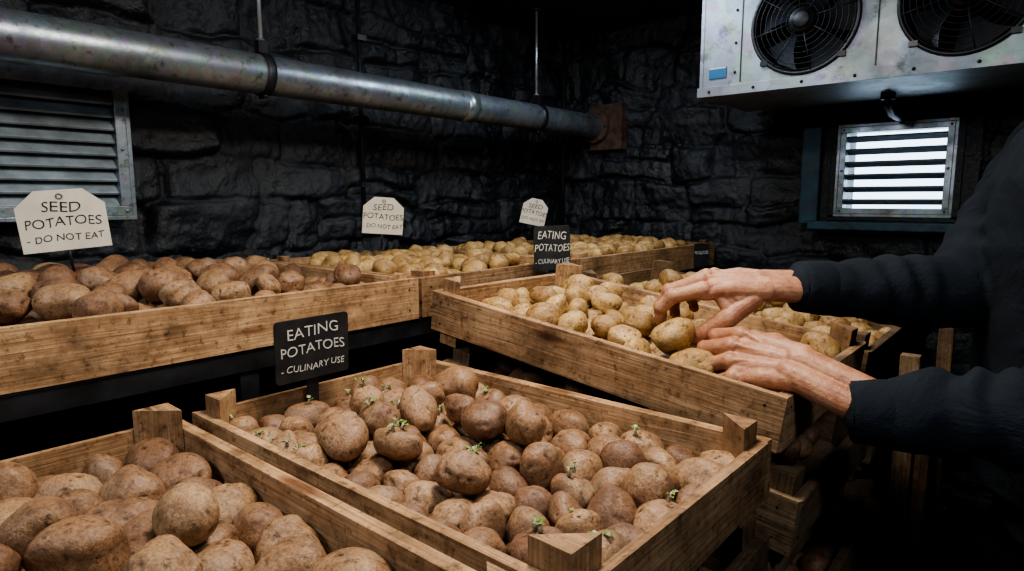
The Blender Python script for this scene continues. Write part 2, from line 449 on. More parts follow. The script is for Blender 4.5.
# ------------------------------------------------------------------ pipe
mb=MB(); PX,PZ,PR=-1.87,.375,.058
ys=np.linspace(YF+.02,YB-.02,60); mb.tube([(PX,y,PZ) for y in ys],[PR]*60,0,32)
for y in (-.55,1.9): mb.tube([(PX,y-.03,PZ),(PX,y+.03,PZ)],[PR+.003]*2,0,32)
for y in (1.03,2.36,-.6):
    mb.tube([(PX,y-.014,PZ),(PX,y+.014,PZ)],[PR+.005]*2,1,32)
    mb.box((PX-.012,y-.014,PZ+PR),(PX+.012,y+.014,PZ+PR+.04),1)
    mb.tube([(PX,y,PZ+PR+.02),(PX,y,CEIL)],[.006]*2,2,10)
    mb.tube([(PX,y,PZ+PR+.03),(PX,y,PZ+PR+.045)],[.013]*2,2,6)
    mb.tube([(PX-.02,y,PZ-PR-.006),(PX+.02,y,PZ-PR-.006)],[.006]*2,1,8)
    mb.tube([(PX,y,CEIL-.012),(PX,y,CEIL)],[.03]*2,1,16)
mb.build('ventilation_pipe',[M_galv,M_steel_d,M_rod])
mb=MB(); mb.box((PX-.04,YB-.06,PZ-.12),(PX+.15,YB+.0,PZ+.11),0); mb.tube([(PX,YB-.09,PZ),(PX,YB-.03,PZ)],[.085]*2,0,24)
for a in range(6): mb.ell((PX+.075*math.cos(a*1.047),YB-.092,PZ+.075*math.sin(a*1.047)),.009,None,0,8,6)
mb.build('pipe_wall_flange',[M_rust],.008)
mb=MB(); mb.tube([(XL+.10,YB-.1,CEIL),(XL+.10,YB-.1,-.2)],[.012]*2,0,12)
mb.tube([(XL+.06,1.55,CEIL),(XL+.06,1.55,-.1)],[.009]*2,0,12)
for z in (.6,.3,0.05): mb.box((XL+.04,1.53,z),(XL+.08,1.57,z+.02),0)
mb.build('electrical_conduit',[M_steel_d])

# ------------------------------------------------------------------ cooler unit
ac=empty('evaporator_cooling_unit',(0,0,0))
x0,x1,y0,y1,z0,z1=-1.055,.42,2.30,2.78,.385,.80
mb=MB(); mb.box((x0,y0,z0),(x1,y1,z1)); body=mb.build('casing',[M_ac],0,ac)
fans=[-.70,-.26,.18]; FZ=.585
for i,fx in enumerate(fans):
    c=MB(); c.tube([(fx,y0-.05,FZ),(fx,y0+.16,FZ)],[.160,.160],0,48); co=c.build('cut',[M_black])
    bo=body.modifiers.new('b%d'%i,'BOOLEAN'); bo.operation='DIFFERENCE'; bo.object=co; bo.solver='EXACT'
    co.name='cutter_%d'%i
dg=bpy.context.evaluated_depsgraph_get(); dg.update()
me=bpy.data.meshes.new_from_object(body.evaluated_get(dg)); body.modifiers.clear(); body.data=me
for o in [o for o in bpy.data.objects if o.name.startswith('cutter_')]: bpy.data.objects.remove(o)
M_blade=simple('fan_blade',(.03,.035,.045),.35)
for i,fx in enumerate(fans):
    mb=MB()
    mb.tube([(fx,y0+.002,FZ),(fx,y0+.155,FZ)],[.158,.158],0,48,cap=False)
    mb.tube([(fx,y0+.15,FZ),(fx,y0+.156,FZ)],[.158,.158],0,48)
    mb.torus((fx,y0-.004,FZ),.166,.007,(0,1,0),0,56,8)
    for R in np.linspace(.05,.155,7): mb.torus((fx,y0-.022+ (R/.16)**2*.014,FZ),R,.0013,(0,1,0),1,48,6)
    for k in range(8):
        a=k*math.pi/4+.2; d=Vector((math.cos(a),0,math.sin(a)))
        mb.tube([Vector((fx,y0-.024,FZ))+d*.03,Vector((fx,y0-.008,FZ))+d*.168],[.0022,.0022],1,6)
    mb.tube([(fx,y0-.03,FZ),(fx,y0+.0,FZ)],[.038,.042],0,24); mb.tube([(fx,y0-.034,FZ),(fx,y0-.029,FZ)],[.022,.03],1,20)
    mb.tube([(fx,y0+.0,FZ),(fx,y0+.13,FZ)],[.05,.05],0,20)
    for k in range(5):
        a=k*2*math.pi/5+i
        vs=[];fs=[]
        for q in range(7):
            rr=.045+.105*q/6; w=.30+.22*(q/6); 
            for e,sg in enumerate((-1,0,1)):
                an=a+sg*w+.25*q/6
                vs.append((fx+rr*math.cos(an),y0+.06-sg*.025,FZ+rr*math.sin(an)))
        for q in range(6):
            for e in range(2): fs.append((q*3+e,q*3+e+1,q*3+e+4,q*3+e+3))
        mb.add(vs,fs,2,None,.5,True)
    for k in range(4):
        a=k*math.pi/2+math.pi/4; mb.box((fx+.172*math.cos(a)-.012,y0-.012,FZ+.172*math.sin(a)-.008),(fx+.172*math.cos(a)+.012,y0,FZ+.172*math.sin(a)+.008),0)
    mb.build('fan_%d'%(i+1),[M_black,M_steel_d,M_blade,M_galv],0,ac)
mb=MB()
mb.box((x0-.006,y0-.008,z0-.012),(x1,y1,z0+.022),0)
for sx in (-.905,-.48,-.04): mb.box((sx-.002,y0-.003,z0+.03),(sx+.002,y0,z1),1)
mb.box((x0+.0,y0-.003,z0+.022),(x0+.012,y0,z1),0)
for sx in np.arange(x0+.04,x1,.16):
    mb.ell((sx,y0-.009,z0+.005),.0055,None,1,8,6)
for zz in (.45,.55,.66,.75): mb.ell((x0+.13,y0-.002,zz),.005,None,1,8,6)
mb.box((-1.02,y0-.0035,.435),(-.955,y0-.0015,.475),2); mb.box((-1.018,y0-.004,.468),(-.957,y0-.003,.473),3)
mb.box((.02,y0-.0035,.395),(.10,y0-.0015,.42),2)
for bx in (-.9,.3):
    mb.box((bx-.02,y1-.05,z1),(bx+.02,y1+.0,CEIL),1); mb.box((bx-.02,y0+.05,z1),(bx+.02,y0+.1,CEIL),1)
mb.tube([(-.50,2.62,z0),(-.50,2.62,z0-.05),(-.50,2.70,z0-.075),(-.50,YB-.02,z0-.08)],[.013]*4,1,12)
mb.tube([(-.50,2.62,z0-.0),(-.50,2.62,z0-.035)],[.024]*2,1,12)
mb.build('panel_trim',[M_ac,M_steel_d,M_blue,M_white],.0015,ac)

# ------------------------------------------------------------------ crates
def crate(name,lx,ly,h=.09,foot=.03,ext=.03,mat=None,t=.016,leg=.052,nsl=6,short=None):
    mb=MB(); a=lx/2;b_=ly/2; z0=foot; z1=foot+h; j=.0018
    mb.box((-a,-b_,z0),(a,-b_+t,z1),0,None,j); mb.box((-a,b_-t,z0),(a,b_,z1),0,None,j)
    mb.box((-a,-b_+t,z0),(-a+t,b_-t,z1-.001),0,None,j); mb.box((a-t,-b_+t,z0),(a,b_-t,z1-.001),0,None,j)
    for sx in (-1,1):
        for sy in (-1,1):
            ex=-.004 if short and (sx,sy) in short else ext
            mb.tri_post(sx*(a-t-.0005),sy*(b_-t-.0005),-sx,-sy,leg,0,z1+ex)
            for zz in (z0+.02,z1-.02):
                mb.ell((sx*(a-.03),sy*(b_+.0003),zz),(.0028,.001,.0028),None,1,8,5)
                mb.ell((sx*(a+.0003),sy*(b_-.03),zz),(.001,.0028,.0028),None,1,8,5)
    w=(lx-.02)/nsl
    for i in range(nsl):
        x=-a+.01+w*i; mb.box((x+.006,-b_+t+.001,z0+.001),(x+w-.006,b_-t-.001,z0+.010),0,None,.0006)
    mats=[mat or M_wood,M_steel_d]
    return mb.build(name,mats,.0016)

# potato shapes
def ico(sub):
    bm=bmesh.new(); bmesh.ops.create_icosphere(bm,subdivisions=sub,radius=1)
    v=np.array([x.co[:] for x in bm.verts]); f=np.array([[q.index for q in p.verts] for p in bm.faces]); bm.free(); return v,f
ICO={k:ico(k) for k in (3,4,5)}
def pack(lx,ly,n,rmin,rmax,seed,iters=260,emax=.42,zmax=.4):
    rs=np.random.RandomState(seed)
    r=rmin+(rmax-rmin)*rs.beta(1.4,1.6,n); e=r*rs.uniform(.06,emax,n)
    c=np.stack([rs.uniform(-lx/2+.04,lx/2-.04,n),rs.uniform(-ly/2+.04,ly/2-.04,n),rs.uniform(.04,zmax,n)],1)
    an=rs.uniform(0,np.pi*2,n); ax=np.stack([np.cos(an),np.sin(an),rs.uniform(-.5,.5,n)],1); ax/=np.linalg.norm(ax,axis=1)[:,None]
    P=np.concatenate([c-ax*e[:,None],c+ax*e[:,None]]); R=np.concatenate([r,r]); idn=np.concatenate([np.arange(n)]*2)
    same=idn[:,None]==idn[None,:]; RR=R[:,None]+R[None,:]
    for it in range(iters):
        P[:,2]-=.0035 if it<iters-60 else .0008
        for _ in range(2):
            D=P[:,None,:]-P[None,:,:]; d=np.sqrt((D**2).sum(-1))+1e-6
            ov=np.clip(RR-d,0,None); ov[same]=0
            cnt=(ov>0).sum(1); push=(D/d[...,None]*(ov*.5)[...,None]).sum(1)/np.maximum(1,cnt**.5)[:,None]
            P+=push*.9
            a=P[:n];b=P[n:]; dd=b-a; l=np.linalg.norm(dd,axis=1)+1e-9; corr=((l-2*e)/l/2)[:,None]*dd
            P[:n]+=corr;P[n:]-=corr
            P[:,0]=np.clip(P[:,0],-lx/2+R,lx/2-R);P[:,1]=np.clip(P[:,1],-ly/2+R,ly/2-R);P[:,2]=np.maximum(P[:,2],R)
    a=P[:n];b=P[n:]; ax=(b-a);ax/=np.linalg.norm(ax,axis=1)[:,None]
    return (a+b)/2,ax,r,e
def potato_verts(sub,r,e,rs):
    v,f=ICO[sub]; d=v.copy()
    q=np.abs(d)**.92*np.sign(d); 
    s=np.ones(len(d))
    for k in range(4):
        w=rs.randn(3)*1.4; s+=.06*np.sin(d@w+rs.uniform(0,6.28))
    for k in range(4):
        w=rs.randn(3)*3.2; s+=.024*np.sin(d@w+rs.uniform(0,6.28))
    eye=np.zeros(len(d))
    for k in range(rs.randint(7,12)):
        c=rs.randn(3);c/=np.linalg.norm(c)
        t=np.cross(c,rs.randn(3));t/=np.linalg.norm(t); b_=np.cross(c,t)
        x=(d@t)/.20;y=(d@b_)/.10; g=np.exp(-(x*x+y*y))*((d@c)>0)
        s-=.085*g; s+=.035*np.exp(-(x*x+(y-1.6)**2))*((d@c)>0); eye=np.maximum(eye,np.exp(-((x*1.7)**2+(y*1.9)**2))*((d@c)>0))
    ax=np.array([r+e,r*1.02,r*rs.uniform(.82,.98)])
    taper=1+.16*rs.uniform(-1,1)*d[:,0]
    p=q*s[:,None]*ax; p[:,1]*=taper;p[:,2]*=taper
    return p,f,eye
def potatoes(name,packed,sub,mat,seed,zmin=-1):
    C,A,Rr,E=packed; rs=np.random.RandomState(seed); VV=[];FF=[];RN=[];EY=[];o=0
    for c,a,r,e in zip(C,A,Rr,E):
        if c[2]<zmin: continue
        p,f,ey=potato_verts(sub,r,e,rs)
        up=rs.randn(3)*.6+np.array([0,0,1]); y=np.cross(up,a);y/=np.linalg.norm(y);z=np.cross(a,y)
        VV.append(p@np.stack([a,y,z])+c); FF.append(f+o);o+=len(p)
        RN.append(np.full(len(p),rs.rand()));EY.append(ey)
    V=np.concatenate(VV);F=np.concatenate(FF)
    me=bpy.data.meshes.new(name); me.vertices.add(len(V)); me.vertices.foreach_set('co',V.ravel())
    me.loops.add(F.size); me.loops.foreach_set('vertex_index',F.ravel().astype(np.int32))
    me.polygons.add(len(F)); me.polygons.foreach_set('loop_start',np.arange(0,F.size,3,dtype=np.int32)); me.polygons.foreach_set('loop_total',np.full(len(F),3,dtype=np.int32))
    me.polygons.foreach_set('use_smooth',np.ones(len(F),dtype=bool))
    for nm,dat in (('rnd',np.concatenate(RN)),('eye',np.concatenate(EY))):
        at=me.attributes.new(nm,'FLOAT','POINT'); at.data.foreach_set('value',dat.astype(np.float32))
    me.materials.append(mat); me.update()
    return me
def place(name,me,M):
    o=bpy.data.objects.new(name,me); o.matrix_world=M; scene.collection.objects.link(o); return o

LX,LY=.775,.505
XC=-.685
PITCH=.15
def T(x,y,z,ry=0): return Matrix.Translation((x,y,z))@Matrix.Rotation(ry,4,'Y')
def zc(k): return FLOOR+PITCH*k
inx,iny=LX-.035,LY-.035
pkA=pack(inx,iny,104,.0260,.0345,5,300)
pkB=pack(inx,iny,82,.0290,.0385,9,300)
pkC=pack(inx,iny,150,.0225,.0305,13,300)
pkL=pack(inx,iny,86,.027,.033,17,200)
meA=potatoes('A',pkA,4,M_pot_red,1); meB=potatoes('B',pkB,4,M_pot_brown,2); meC=potatoes('C',pkC,4,M_pot_yel,3)
meL=potatoes('L',pkL,3,M_pot_brown,4)
base_crate=crate('potato_crate',LX,LY); me_cr=base_crate.data
old_crate=crate('potato_crate',LX,LY,mat=M_wood_old); me_old=old_crate.data
crateC=crate('potato_crate',LX,LY,short=[(1,-1)])
first=[True,True]
def put_crate(M,old=False):
    if old: o=old_crate if first[1] else old_crate.copy(); first[1]=False
    else: o=base_crate if first[0] else base_crate.copy(); first[0]=False
    if not o.users_collection: scene.collection.objects.link(o)
    o.matrix_world=M; return o
def fill(M,me,name='potato_pile'): return place(name,me,M@Matrix.Translation((0,0,.041)))
YA,YBc,YC,YD,YE=.6875,.157,1.215,1.76,2.30
R2=Matrix.Rotation(math.pi,4,'Z')
for k in range(5):
    dx=random.uniform(-.006,.018)
    put_crate(T(XC+dx,YA,zc(k)),True); fill(T(XC+dx,YA,zc(k)),meL)
    put_crate(T(XC-dx*.3,YBc,zc(k)),True); fill(T(XC-dx*.3,YBc,zc(k))@R2,meL)
M_=T(XC,YA,zc(5)); put_crate(M_); fill(M_,meA)
M_=T(XC,YBc,zc(5)); put_crate(M_); fill(M_,meB)
TC=math.radians(6.8)
for yy,top in ((YC,meC),(YD,meC)):
    for k in range(4):
        M_=T(XC+(.05,.025,.06,.05)[k],yy,zc(k)); put_crate(M_,True); fill(M_@(R2 if k%2 else Matrix.Identity(4)),meL)
    dz=0 if yy==YC else -.03
    MC=T(XC,yy,-.365+dz,TC)
    M2=MC@Matrix.Translation((.045,0,-.151))
    put_crate(M2,True); fill(M2,meL)
    if yy==YC: crateC.matrix_world=MC
    else: put_crate(MC,True)
    fill(MC if yy==YC else MC@R2,top)
    mb=MB()
    zt=FLOOR+.6
    zl=(M2@Vector((-LX/2+.03,0,0))).z; zr=(M2@Vector((LX/2-.05,0,0))).z
    mb.box((XC-LX/2+.062,yy-.24,zt),(XC-LX/2+.105,yy+.24,zl-.008)); mb.box((XC+LX/2-.045,yy-.24,zt),(XC+LX/2-.005,yy+.24,zr-.006))
    mb.build('packing_timber',[M_wood_old],.002)
for k in range(6):
    M_=T(XC,YE,zc(k)); put_crate(M_,True); fill(M_,meC if k==5 else meL)

mb=MB()
mb.box((-.225,1.475,FLOOR),(-.190,1.50,-.31)); mb.box((-.185,1.475,FLOOR),(-.160,1.50,-.36)); mb.box((-.225,2.03,FLOOR),(-.19,2.055,-.29))
mb.build('timber_upright',[M_wood_old],.002)

# ------------------------------------------------------------------ long wall trays
trays=[(-.62,1.035,'potato_tray',M_pot_brown,356,.028,.038,21),(1.045,1.73,'potato_tray',M_pot_yel,198,.0245,.032,22),(1.74,2.80,'potato_tray',M_pot_yel,300,.0255,.032,23)]
TX0,TX1=-1.92,-1.185
for (ya,yb,nm,pm,n,r0,r1,sd) in trays:
    lx=TX1-TX0; ly=yb-ya
    mb=MB(); t=.02; h=.10; z0=-.29; z1=-.19
    mb.box((TX1-t,ya,z0),(TX1,yb,z1),0,None,.001,1); mb.box((TX0,ya,z0),(TX0+t,yb,z1),0,None,.001,1)
    mb.box((TX0+t,ya,z0),(TX1-t,ya+t,z1-.002),0,None,.001,0); mb.box((TX0+t,yb-t,z0),(TX1-t,yb,z1-.002),0,None,.001,0)
    nsl=7; w=(lx-2*t)/nsl
    for i in range(nsl): mb.box((TX0+t+w*i+.003,ya+t,z0+.002),(TX0+t+w*(i+1)-.003,yb-t,z0+.014),0,None,0,1)
    for sx,xx in ((1,TX0+t),(-1,TX1-t)):
        for sy,yy in ((1,ya+t),(-1,yb-t)): mb.tri_post(xx,yy,sx,sy,.045,z0,z1+.012)
    for yy in (ya+.03,yb-.03):
        for zz in (z0+.025,z1-.025): mb.ell((TX1+.0005,yy,zz),(.001,.003,.003),None,1,8,5)
    mb.build(nm,[M_wood,M_steel_d],.002)
    pk=pack(lx-.045,ly-.045,n,r0,r1,sd,60 if ZOOM else 200,zmax=.35)
    me=potatoes('t',pk,4 if sd==21 else 3,pm,sd)
    place('potato_pile',me,Matrix.Translation(((TX0+TX1)/2,(ya+yb)/2,z0+.016)))
mb=MB()
mb.box((TX1-.045,-.62,-.335),(TX1-.005,2.80,-.292)); mb.box((TX0+.005,-.62,-.335),(TX0+.045,2.80,-.292))
for yy in (-.55,.58,1.66,2.74):
    mb.box((TX0+.045,yy,-.33),(TX1-.045,yy+.04,-.295))
    mb.box((TX1-.045,yy,FLOOR),(TX1-.01,yy+.04,-.335)); mb.box((TX0+.01,yy,FLOOR),(TX0+.045,yy+.04,-.335))
mb.build('shelf_frame',[M_steel_d],.002)

# ------------------------------------------------------------------ signs
def text_geo(body,size,sx=1.0,seed=0):
    cu=bpy.data.curves.new('txt','FONT'); cu.body=body; cu.size=size; cu.align_x='CENTER'; cu.align_y='CENTER'; cu.extrude=.0004; cu.space_line=.92; cu.offset=-size*.006
    cu.resolution_u=3
    o=bpy.data.objects.new('txt',cu); scene.collection.objects.link(o)
    dg=bpy.context.evaluated_depsgraph_get(); dg.update()
    me=bpy.data.meshes.new_from_object(o.evaluated_get(dg)); bpy.data.objects.remove(o)
    rs=np.random.RandomState(seed); ph=rs.uniform(0,6,4)
    vs=[]
    for v in me.vertices:
        x,y,z=v.co; x2=x*sx+y*.06+size*.03*math.sin(y/size*4+ph[0])+size*.02*math.sin(x/size*5+ph[1]); y2=y+size*.07*math.sin(x/size*1.3+ph[2])+size*.03*math.sin(x/size*4+ph[3])
        vs.append(Vector((x2,-z-.0002,y2)))
    fs=[tuple(p.vertices) for p in me.polygons]
    return vs,fs
def sign(name,loc,w,h,rotz,roll,lean,lines,kind,stake,tx=1.0):
    e=empty(name,loc); e.rotation_euler=(Matrix.Rotation(rotz,3,'Z')@Matrix.Rotation(-lean,3,'X')@Matrix.Rotation(-roll,3,'Y')).to_euler()
    mb=MB(); c=.26*h if kind=='tag' else .06*h; a=w/2;b=h/2; t=.0018 if kind=='tag' else .004
    if kind=='tag': out=[(-a,-b),(a,-b),(a,b-c),(a-c*1.1,b),(-a+c*1.1,b),(-a,b-c)]
    else:
        out=[]
        for cx,cy,a0 in ((a-c,-b+c,-90),(a-c,b-c,0),(-a+c,b-c,90),(-a+c,-b+c,180)):
            for q in range(4): an=math.radians(a0+q*30); out.append((cx+c*math.cos(an),cy+c*math.sin(an)))
    n=len(out); vs=[(x,0,z) for x,z in out]+[(x,t,z) for x,z in out]
    fs=[tuple(range(n)),tuple(reversed(range(n,2*n)))]+[(i,i+n,(i+1)%n+n,(i+1)%n) for i in range(n)]
    mb.add(vs,fs,0)
    if kind=='tag':
        mb.torus((0,-.0005,b-.10*h),.04*h,.012*h,(0,1,0),2,20,6)
        mb.tube([(0,.004,-b+.01),(0,.004,-b-stake)],[.003,.003],3,8)
        mb.tube([(0,.004,b*.3),(0,.004,-b)],[.003,.003],3,8)
    else:
        mb.box((-.011,t+.0002,-b-stake),(.011,t+.004,-b*.2),3)
    mb.build('board',[M_tag if kind=='tag' else M_slate,M_ink,M_galv,M_steel_d],0,e)
    tb=MB()
    for i,(s,sz,yo,sx) in enumerate(lines):
        v,f=text_geo(s,sz*h,sx*tx,i+int(w*1000))
        tb.add([p+Vector((0,0,yo*h)) for p in v],f,0)
    tb.build('lettering',[M_ink if kind=='tag' else M_chalk],0,e)
    return e
tl=[('SEED',.24,.22,1.05),('POTATOES',.22,-.03,.98),('- DO NOT EAT',.16,-.29,1.0)]
bl=[('EATING',.25,.28,1.05),('POTATOES',.23,.0,1.0),('- CULINARY USE',.15,-.30,1.02)]
R=math.radians
sign('seed_potato_tag',(-1.6,.417,-.042),.158,.128,R(75),R(5),R(-8),tl,'tag',.05)
sign('seed_potato_tag',(-1.65,1.298,-.050),.128,.118,R(56),R(-4),R(-8),tl,'tag',.05)
sign('seed_potato_tag',(-1.65,2.074,-.048),.105,.108,R(46),R(-12),R(-8),tl,'tag',.05)
sign('eating_potato_chalkboard',(-1.015,.632,-.266),.147,.114,R(88),R(1),R(-3),bl,'slate',.08)
sign('eating_potato_chalkboard',(-1.10,1.465,-.136),.106,.128,R(50),R(2),R(-3),bl,'slate',.09,.70)
sign('eating_potato_chalkboard',(-1.165,2.62,-.235),.075,.10,R(60),0,0,[('POTATOES',.2,.1,.7)],'slate',.03)

# ------------------------------------------------------------------ sprouts on crate A
mb=MB(); C,A,Rr,E=pkA; order=[i for i in np.argsort(-C[:,2])]
top=[i for i in order if not any((abs(C[j,0]-C[i,0])<.03 and abs(C[j,1]-C[i,1])<.03 and C[j,2]>C[i,2]) for j in order)]
rs=np.random.RandomState(4); cand=[i for i in top if C[i,2]+Rr[i]>.06]; rs.shuffle(cand); cand=cand[:24]
for i in cand:
    base0=Vector(C[i])
    for q in range(rs.randint(1,4)):
        dd=Vector((rs.uniform(-.45,.45),rs.uniform(-.6,.3),1)).normalized()
        base=base0+dd*Rr[i]*.9
        d=(dd+Vector((rs.uniform(-.4,.4),rs.uniform(-.4,.4),.6))).normalized(); l=rs.uniform(.006,.015)
        tip=base+d*l; mb.tube([base,base+d*l*.5,tip],[.0032,.0025,.0016],1,8)
        for k in range(rs.randint(3,7)):
            a=rs.uniform(0,6.28); o=Vector((math.cos(a),math.sin(a),rs.uniform(.3,1.1))).normalized(); ll=rs.uniform(.006,.012)
            sd=o.cross(Vector((0,0,1))).normalized()*ll*.36; st=tip-d*rs.uniform(0,.5)*l
            mid=st+o*ll*.55+Vector((0,0,.001)); en=st+o*ll-Vector((0,0,.0015))
            mb.add([st,mid+sd,en,mid-sd,mid-Vector((0,0,.0012))],[(0,1,4),(1,2,4),(2,3,4),(3,0,4)],0,None,.5,True)
sp=mb.build('potato_sprouts',[M_leaf,M_stem]); sp.matrix_world=T(XC,YA,zc(5)+.041)

# ------------------------------------------------------------------ man
man=empty('man',(0,0,0))
def hand(side,W,f,n,curls,spread,thumb,forearm_to,scale=1.0,name='hand',fat=1.12):
    f=Vector(f).normalized(); n=Vector(n); n=(n-f*n.dot(f)).normalized(); t=n.cross(f) if side=='R' else f.cross(n)
    W=Vector(W); X=lambda p: W+(f*p[0]+t*p[1]+n*p[2])*scale
    mb=MB(); nails=MB(); creases=[]
    mcp=[(.090,.032,-.001),(.095,.0095,.003),(.089,-.0135,.001),(.078,-.034,-.005)]
    seg=[(.044,.026,.021),(.048,.030,.022),(.045,.028,.021),(.036,.021,.019)]
    rad=[(.0105,.0092,.0084,.0066),(.0105,.0094,.0086,.0068),(.0100,.0088,.0081,.0064),(.0090,.0078,.0072,.0056)]
    S=scale; SF=scale*fat
    wy=[.020,.007,-.007,-.018]
    for i,m in enumerate(mcp):
        mb.chain([X((.0,wy[i],0)),X((m[0]*.5,(wy[i]+m[1])/2+.0,.001)),X((m[0]-.004,m[1],m[2]-.004))],[.0155*S,.0135*S,.0120*S])
        mb.ell(X((m[0]-.003,m[1],m[2]+.001)),.0105*SF)
        mb.chain([X((.035,wy[i]*.7,.0090)),X((m[0]-.012,m[1],m[2]+.0078))],[.0042*S,.0044*S])
    for i in range(3):
        a,b_=mcp[i],mcp[i+1]; mb.chain([X((.03,(wy[i]+wy[i+1])/2,-.002)),X(((a[0]+b_[0])/2-.008,(a[1]+b_[1])/2,-.004))],[.0145*S,.0118*S])
    M3=Matrix((f,t,n)).transposed()
    mb.ell(X((.045,-.022,-.012)),(.038*S,.016*S,.015*S),M3); mb.ell(X((.048,0,-.008)),(.046*S,.038*S,.015*S),M3)
    for i in range(4):
        p=Vector(mcp[i]); pts=[p.copy()]; pitch=0; a=R(spread[i]); ups=[]
        for k in range(3):
            pitch+=R(curls[i][k]); d=Vector((math.cos(pitch)*math.cos(a),math.sin(a)*math.cos(pitch),-math.sin(pitch)))
            pts.append(p+d*seg[i][k]); p=pts[-1]; ups.append((f*math.sin(pitch)+n*math.cos(pitch)))
        rr=[x*SF for x in rad[i]]
        W3=[X(q) for q in pts]
        full=[W3[0]];fr=[rr[0]]
        for k in range(3):
            full+=[W3[k].lerp(W3[k+1],.35),W3[k].lerp(W3[k+1],.7)]; m_=(rr[k]+rr[k+1])/2
            fr+=[m_*.97,m_*.95]
            if k<2: full.append(W3[k+1]); fr.append(rr[k+1]*1.05)
        full.append(W3[3].lerp(W3[2],.12)); fr.append(rr[3])
        mb.chain(full,fr)
        for k in (1,2):
            u=(ups[k-1]+ups[k]).normalized(); mb.ell(W3[k]+u*rr[k]*.22,rr[k]*.95)
            dd=((W3[k]-W3[k-1]).normalized()+(W3[k+1]-W3[k]).normalized()).normalized()
            creases.append((W3[k]+u*rr[k]*1.05,dd,rr[k]))
        d=(W3[3]-W3[2]).normalized()
        up=ups[2]; up=(up-d*up.dot(d)).normalized()
        c=W3[2].lerp(W3[3],.70)+up*rr[3]*.88; Mn=Matrix((d,up.cross(d),up)).transposed()
        nails.ell(c,(.0064*S,.0052*SF,.0022*S),Mn,0,14,8)
    th=[X(q) for q in thumb]; tr=[.0155*S,.0122*SF,.0105*SF,.0080*SF]
    full=[th[0],th[0].lerp(th[1],.5),th[1],th[1].lerp(th[2],.5),th[2],th[2].lerp(th[3],.5),th[3]]
    fr=[tr[0],.0148*S,tr[1],.0108*SF,tr[2]*1.03,.0100*SF,tr[3]]
    mb.chain(full,fr)
    mb.ell(X((.038,.026,-.010)),(.032*S,.015*S,.014*S),M3)
    for q in (.3,.6,.85):
        mb.chain([X((.03+.045*q,.026+.004*q,-.004)),X(tuple(Vector(thumb[0]).lerp(Vector(thumb[1]),q)))],[.0095*S,.010*S])
    d=(th[3]-th[2]).normalized(); up=(n*.75+t*.5); up=(up-d*up.dot(d)).normalized()
    nails.ell(th[2].lerp(th[3],.70)+up*tr[3]*.93,(.0078*S,.0064*SF,.0024*S),Matrix((d,up.cross(d),up)).transposed(),0,14,8)
    creases.append((th[2]+up*tr[2],d,tr[2]))
    F=Vector(forearm_to); dirf=(F-W); tt=(t-dirf.normalized()*t.dot(dirf.normalized())).normalized()
    for sg in (-1,1):
        mb.chain([W+f*.01+tt*sg*.011*S]+[W.lerp(F,q)+tt*sg*(.0125-.0015*q)*S for q in (0,.33,.66,1)],[.0185*S,.0188*S,.0194*S,.0200*S,.0205*S])
    mb.ell(W+tt*(-.016)+n*.006-f*.012,.012*S)
    def post(me):
        me.update(); n_=len(me.vertices); co=np.empty(n_*3); me.vertices.foreach_get('co',co); co=co.reshape(-1,3)
        no=np.array([v.normal[:] for v in me.vertices]); cr=np.zeros(n_)
        for c,dd,r in creases:
            D=co-np.array(c); al=D@np.array(dd); rd=np.sqrt(np.maximum((D**2).sum(1)-al*al,0))
            w=np.exp(-(rd/(r*.8))**2)
            g=sum(a_*np.exp(-((al-o_)/.0011)**2) for a_,o_ in ((1,0),(.7,.0038),(.7,-.0038)))
            co-=no*(w*g*.0012)[:,None]; cr=np.maximum(cr,w*np.exp(-(al/.008)**2)*.65)
        me.vertices.foreach_set('co',co.ravel()); at=me.attributes.new('crease','FLOAT','POINT'); at.data.foreach_set('value',cr.astype(np.float32)); me.update()
    remeshed(name,mb,[M_skin],.0014,3,man,post)
    nails.build(name+'_nails',[M_nail],0,man)
# near (left) hand
hand('L',(-.288,1.018,-.258),(-.97,.03,.06),(-.02,-.72,.70),
     [(26,36,22),(29,40,24),(32,42,24),(36,40,24)],(3,0.5,-2,-4),
     [(.018,.026,-.012),(.052,.048,-.030),(.084,.052,-.042),(.112,.046,-.048)],(-.165,1.006,-.296),1.20,'left_hand',1.24)
# far (right) hand
hand('R',(-.388,1.150,-.150),(-.93,-.37,.03),(.0,-.30,.95),
     [(16,36,30),(24,42,30),(32,44,26),(40,44,26)],(5,1,-3,-6),
     [(.018,.026,-.012),(.050,.046,-.036),(.080,.050,-.060),(.104,.044,-.080)],(-.28,1.222,-.152),1.20,'right_hand',1.22)
mh=potatoes('held',(np.zeros((1,3)),np.array([[.8,.3,.5]])/np.linalg.norm([.8,.3,.5]),np.array([.031]),np.array([.008])),5,M_pot_yel,8)
place('held_potato',mh,Matrix.Translation((-.510,1.045,-.243)))

